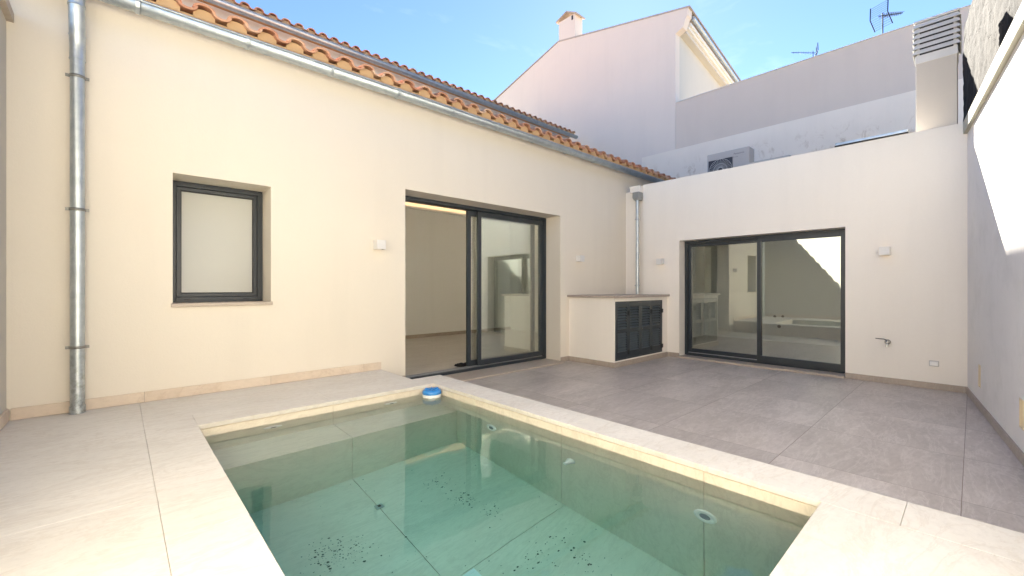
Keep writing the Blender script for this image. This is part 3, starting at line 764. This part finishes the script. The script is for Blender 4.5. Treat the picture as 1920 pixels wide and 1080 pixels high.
# ------------------------------------------------------------------ things on the flat roof
ac = thing('air_conditioner', 'grey outdoor air conditioner unit with round fan grille peeping over the back wall', 'air conditioner', (9.5, 3.53, 2.95))
AX, A0, A1, AZ0, AZ1 = 9.5, 3.111, 3.961, 3.46, 4.095
m = MB(); m.wall(Matrix(((0, 1, 0, AX), (1, 0, 0, 0), (0, 0, 1, 0), (0, 0, 0, 1))), A0, A1, AZ0, AZ1, .30, []); m.build('case', M['ac'], ac, bevel=.010, seg=3, weld=True)
gy, gz, gr = 3.68, 3.715, .235
m = MB(); m.box(AX - .004, AX - .0005, gy - .25, gy + .25, gz - .24, gz + .235); fan = m.build('fan_recess', M['acdark'], ac)
m = MB()
for k in range(40):
    a = 2 * math.pi * k / 40
    m.cyl((AX - .014, gy + .05 * math.cos(a), gz + .05 * math.sin(a)), (AX - .010, gy + gr * math.cos(a + .35), gz + gr * math.sin(a + .35)), .0028, n=5)
for rr_ in (.05, .14, .235):
    m.tube([(AX - .013, gy + rr_ * math.cos(2 * math.pi * k / 36), gz + rr_ * math.sin(2 * math.pi * k / 36)) for k in range(37)], .003, 5)
m.build('fan_grille', M['louvre'], fan)
m = MB(); m.box(AX - .012, AX - .0045, gy - .262, gy - .250, gz - .24, gz + .245); m.box(AX - .012, AX - .0045, gy + .250, gy + .262, gz - .24, gz + .245); m.box(AX - .012, AX - .0045, gy - .250, gy + .250, gz + .2355, gz + .247); m.build('grille_frame', M['ac'], ac)
for y in (A0 + .12, A1 - .12): pieces('stand', [(AX + .02, AX + .28, y - .02, y + .02, 2.951, AZ0 - .001)], M['darkmetal'], ac)
def text(name, body, size, Mx, mat, parent):
    cu = bpy.data.curves.new(name, 'FONT'); cu.body = body; cu.size = size; cu.extrude = .0006; cu.align_x = 'CENTER'
    o = bpy.data.objects.new(name + '_tmp', cu); COL.objects.link(o); dg = bpy.context.evaluated_depsgraph_get()
    me = bpy.data.meshes.new_from_object(o.evaluated_get(dg)); bpy.data.objects.remove(o)
    me.transform(Mx); me.materials.clear(); me.materials.append(mat)
    ob = bpy.data.objects.new(name, me); COL.objects.link(ob); ob.parent = parent; ob.location = -parent.location
    return ob
MT = T(AX - .002, 3.31, 3.985) @ Matrix(((0, 0, -1, 0), (-1, 0, 0, 0), (0, 1, 0, 0), (0, 0, 0, 1)))
text('wordmark', 'Panasonic', .052, MT, M['ink'], ac)
MT2 = T(AX - .002, 3.37, 3.925) @ Matrix(((0, 0, -1, 0), (-1, 0, 0, 0), (0, 1, 0, 0), (0, 0, 0, 1)))
text('model_print', 'Inverter', .03, MT2, M['ink'], ac)
o = thing('pipe_duct', 'low pale pipe duct lying on the flat roof just right of the air conditioner', 'duct', (7.9, 2.4, 2.95))
m = MB(); m.box(7.86, 7.98, 1.98, 2.62, 3.16, 3.315, None); m.build('cover', M['ac'], o, bevel=.01)
pieces('support', [(7.88, 7.96, 2.05, 2.11, 2.951, 3.159), (7.88, 7.96, 2.48, 2.54, 2.951, 3.159)], M['darkmetal'], o)
o = thing('roof_hatch', 'low dark-edged roof hatch showing above the back wall beside the louvred chimney', 'roof hatch', (7.9, .95, 2.95))
MB().box(7.62, 8.2, .60, 1.33, 2.951, 3.24).build('kerb', M['sill'], o)
MB().box(7.60, 8.22, .58, 1.35, 3.241, 3.275).build('lid', M['zinc'], o, bevel=.004)
MB().box(7.595, 7.62, .575, 1.355, 3.225, 3.24).build('seal', M['gasket'], o)

# louvred chimney
ch = thing('chimney', 'square cream chimney with a grey louvred cowl at the right end of the back wall', 'chimney', (7.5, .31, 3))
CX0, CX1, CY0, CY1 = 7.37, 7.71, .127, .487
m = MB(); m.box(CX0, CX1, CY0, CY1, 2.96, 4.09); m.build('shaft', plaster('chimney_render', (.66, .60, .52), (.6, .55, .48), .7, .3), ch, bevel=.004)
m = MB(); m.box(CX0 - .006, CX1 + .006, CY0 - .006, CY1 + .006, 4.00, 4.10); m.build('collar', M['louvre'], ch, bevel=.002)
MB().box(CX0 + .03, CX1 - .03, CY0 + .03, CY1 - .03, 4.101, 4.46).build('flue_core', M['cowl_dark'], ch)
cxm, cym = (CX0 + CX1) / 2, (CY0 + CY1) / 2
cw = None
for k in range(6):
    z = 4.115 + k * .066
    m = MB(); vs = []
    for (e, zz) in ((.192, z), (.166, z + .054), (.156, z + .054), (.182, z)):
        ex = e * .97 + .012; ey = e + .02
        vs += [(cxm - ex, cym - ey, zz), (cxm + ex, cym - ey, zz), (cxm + ex, cym + ey, zz), (cxm - ex, cym + ey, zz)]
    fs = []
    for a in range(4):
        b = (a + 1) % 4
        for q in range(4):
            r_ = (q + 1) % 4
            fs.append((q * 4 + a, q * 4 + b, r_ * 4 + b, r_ * 4 + a))
    m.add(vs, fs); m.build('louvre_slat', M['louvre'], ch, weld=True)
m = MB(); m.box(cxm - .185, cxm + .185, cym - .20, cym + .20, 4.508, 4.535); m.build('cowl_top', M['louvre'], ch, bevel=.004)
for sx in (-1, 1):
    for sy in (-1, 1): pieces('cowl_post', [(cxm + sx * .150 - .012, cxm + sx * .150 + .012, cym + sy * .16 - .012, cym + sy * .16 + .012, 4.101, 4.507)], M['louvre'], ch)

# ------------------------------------------------------------------ neighbours
nb_ = thing('neighbour_building', 'long plain pinkish-grey wall with a paler stained lower band behind the flat roof', 'building', (XG, 2.5, 0))
MN = Matrix(((0, 1, 0, XG), (1, 0, 0, 0), (0, 0, 1, 0), (0, 0, 0, 1)))
m = MB(); m.wall(MN, -2.6, 5.915, -1.4, 6.60, .3); m.build('wall', M['pink'], nb_, weld=True)
MB().box(XG - .02, XG + .32, -2.6, 5.90, 6.601, 6.616).build('coping', M['louvre'], nb_)
MB().box(XG - .018, XG - .001, -2.6, 7.0, 2.9, 5.235).build('base_band', M['band'], nb_)

gb = thing('gable_house', 'tall pinkish gabled house with a small chimney and a cream sunlit side under white eaves', 'house', (XG, 9, 0))
GC = 5.92
ap = (10.45, 10.29)
poly = [(GC, -1.4), (GC, 8.64), (5.70, 8.72), (5.60, 8.98), (5.555, 9.02), (5.54, 9.22), ap, (14.9, 9.05), (14.9, -1.4)]
m = MB(); m.prism(poly, 'x', XG - .001, XG + .25); m.build('gable_wall', M['gable'], gb)
dr = Vector((math.cos(SK), math.sin(SK), 0))
MG = Matrix.Translation((XG + .25, GC, 0)) @ Matrix(((math.cos(SK), -math.sin(SK), 0, 0), (math.sin(SK), math.cos(SK), 0, 0), (0, 0, 1, 0), (0, 0, 0, 1)))
m = MB(); m.box(0, 9, 0.0, .3, -1.4, 8.68, MG); m.build('side_wall', M['gablecream'], gb)
m = MB(); m.box(9, 9.3, 0, 9, -1.4, 8.9, MG); m.build('side_wall', M['gablecream'], gb)
m = MB(); m.box(0.01, 9, -.20, .02, 8.681, 8.78, MG); m.build('cornice', M['gablecream'], gb)
m = MB(); m.box(0.01, 9, -.27, .02, 8.781, 8.86, MG); m.box(0.01, 9, -.33, .02, 8.861, 8.95, MG); m.build('cornice', simple('white_cornice_paint', (.78, .75, .68), .7), gb, bevel=.01)
m = MB(); m.tube([MG @ Vector((0.02, -.385, 9.05)), MG @ Vector((9, -.385, 9.05))], .06, 12); m.build('gutter', M['zinc'], gb)
# roof planes
def slabroof(y0, z0, y1, z1, name):
    m = MB(); vs = []
    for (l, xx) in ((0, 0), (1, 9.4)):
        for (yy, zz) in ((y0, z0), (y1, z1), (y1, z1 + .05), (y0, z0 + .05)):
            p = Vector((XG - .012, yy, zz + .002)) + dr * xx; vs.append(p)
    m.add(vs, [(0, 1, 2, 3), (7, 6, 5, 4), (0, 4, 5, 1), (1, 5, 6, 2), (2, 6, 7, 3), (3, 7, 4, 0)]); return m.build(name, M['sill'], gb, weld=True)
slabroof(5.48, 9.20, ap[0], ap[1] + .005, 'roof'); slabroof(ap[0] + .001, ap[1] + .005, 15.0, 9.07, 'roof')
m = MB(); m.box(XG + .0, XG + .42, 9.66, 10.42, 10.0, 11.0); cm = m.build('chimney', M['gable'], gb)
m = MB(); m.prism([(9.56, 10.93), (9.56, 10.98), (10.02, 11.23), (10.52, 11.06), (10.52, 11.01), (10.02, 11.18)], 'x', XG - .06, XG + .47); m.build('chimney_cap', M['sill'], cm)
m = MB(); m.box(XG - .004, XG + .0, 9.74, 9.82, 10.82, 10.98); m.build('vent_slot', M['cowl_dark'], cm)
o = thing('hook', 'tiny dark bracket on the cream side wall of the gabled house', 'bracket', tuple(MG @ Vector((4.4, -.03, 8.0))))

bpy.data.objects.remove(o)

# aerials on the neighbour's wall
def yagi(base, h, label, sc=1.0, ang=0.6):
    o = thing('tv_aerial', label, 'tv aerial', base)
    b = Vector(base)
    MB().cyl(b, b + Vector((0, 0, h)), .014 * sc, n=8).build('mast', M['antenna'], o)
    top = b + Vector((0, 0, h - .06))
    d = Vector((math.cos(ang), math.sin(ang), .28)).normalized(); n = Vector((-math.sin(ang), math.cos(ang), 0)); u = d.cross(n) * -1
    m = MB(); m.cyl(top - d * .15 * sc, top + d * .75 * sc, .012 * sc, n=6)
    for k in range(8):
        p = top + d * (.08 + k * .085) * sc; l = (.13 - k * .006) * sc
        m.cyl(p - n * l, p + n * l, .006 * sc, n=5)
        m.cyl(p - u * l * .5, p + u * l * .5, .005 * sc, n=5)
    m.build('boom', M['antenna'], o)
    m = MB()
    for s_ in (-1, 1):
        c = top - d * .15 * sc
        for k in range(6):
            e = c + u * s_ * (.03 + k * .05) * sc - d * (-.02 * k) * sc
            m.cyl(e - n * .2 * sc, e + n * .2 * sc, .005 * sc, n=5)
        for sg in (-1, 1):
            m.cyl(c + n * .2 * sg * sc, c + n * .2 * sg * sc + u * s_ * .30 * sc + d * .10 * sc, .012 * sc, n=5)
    m.build('reflector', M['antenna'], o)
    return o
yagi((XG + .15, 1.325, 6.617), .52, 'dark tv aerial on a mast standing on top of the pinkish wall', .85, -.45)
yagi((XG + 2.2, 3.02, 6.5), 1.28, 'small distant tv aerial just showing over the pinkish wall, left of the tall one', .7, 1.9)

# ------------------------------------------------------------------ light, sky, camera
sund = Vector((0.8482, 0.5297, .688)).normalized()
el = math.asin(sund.z); az = math.atan2(sund.x, sund.y)
ld = bpy.data.lights.new('sun', 'SUN'); ld.energy = 5.0; ld.angle = R(.5); ld.color = (1, .94, .84)
lo = bpy.data.objects.new('sun', ld); COL.objects.link(lo); lo.rotation_euler = sund.to_track_quat('Z', 'Y').to_euler()
wd = bpy.data.worlds.new('World'); scene.world = wd; wd.use_nodes = True; nt = wd.node_tree
bg = nt.nodes['Background']; sky = nt.nodes.new('ShaderNodeTexSky'); sky.sky_type = 'NISHITA'; sky.sun_disc = False
sky.sun_elevation = el; sky.sun_rotation = az; sky.altitude = 1500; sky.air_density = .7; sky.dust_density = .1; sky.ozone_density = 3.8
tc = nt.nodes.new('ShaderNodeTexCoord'); mp = nt.nodes.new('ShaderNodeMapping'); mp.inputs['Scale'].default_value = (1.2, 2.6, 4.0); mp.inputs['Rotation'].default_value = (0, 0, R(35))
nz = nt.nodes.new('ShaderNodeTexNoise'); nz.inputs['Scale'].default_value = 1.8; nz.inputs['Detail'].default_value = 8; nz.inputs['Roughness'].default_value = .62; nz.inputs['Distortion'].default_value = .5
rp = nt.nodes.new('ShaderNodeMapRange'); rp.inputs[1].default_value = .55; rp.inputs[2].default_value = .85; rp.inputs[4].default_value = .12
mxn = nt.nodes.new('ShaderNodeMix'); mxn.data_type = 'RGBA'; mxn.inputs[7].default_value = (9, 9.3, 9.6, 1)
nt.links.new(tc.outputs['Generated'], mp.inputs[0]); nt.links.new(mp.outputs[0], nz.inputs['Vector']); nt.links.new(nz.outputs['Fac'], rp.inputs[0])
nt.links.new(rp.outputs[0], mxn.inputs[0]); nt.links.new(sky.outputs[0], mxn.inputs[6]); nt.links.new(mxn.outputs[2], bg.inputs['Color'])
bg.inputs['Strength'].default_value = .05
cam = bpy.data.cameras.new('camera'); cam.sensor_width = 36; cam.lens = 799.2 / 1920 * 36; cam.clip_start = .02; cam.clip_end = 2000; cam.shift_y = -1.3 / 1920
co = bpy.data.objects.new('camera', cam); COL.objects.link(co); co.location = (0, 0, 1.2); co.rotation_euler = (R(90), 0, R(47.24 - 90))
scene.camera = co
scene.view_settings.view_transform = 'Standard'; scene.view_settings.look = 'None'; scene.view_settings.gamma = 1; scene.view_settings.exposure = 2.95
cy = scene.cycles
cy.use_denoising = True
try: cy.denoiser = 'OPENIMAGEDENOISE'
except Exception: pass
cy.max_bounces = 16; cy.diffuse_bounces = 7; cy.glossy_bounces = 6; cy.transmission_bounces = 10; cy.transparent_max_bounces = 16; cy.volume_bounces = 0
cy.caustics_reflective = False; cy.caustics_refractive = True; cy.sample_clamp_indirect = 8; cy.blur_glossy = .3
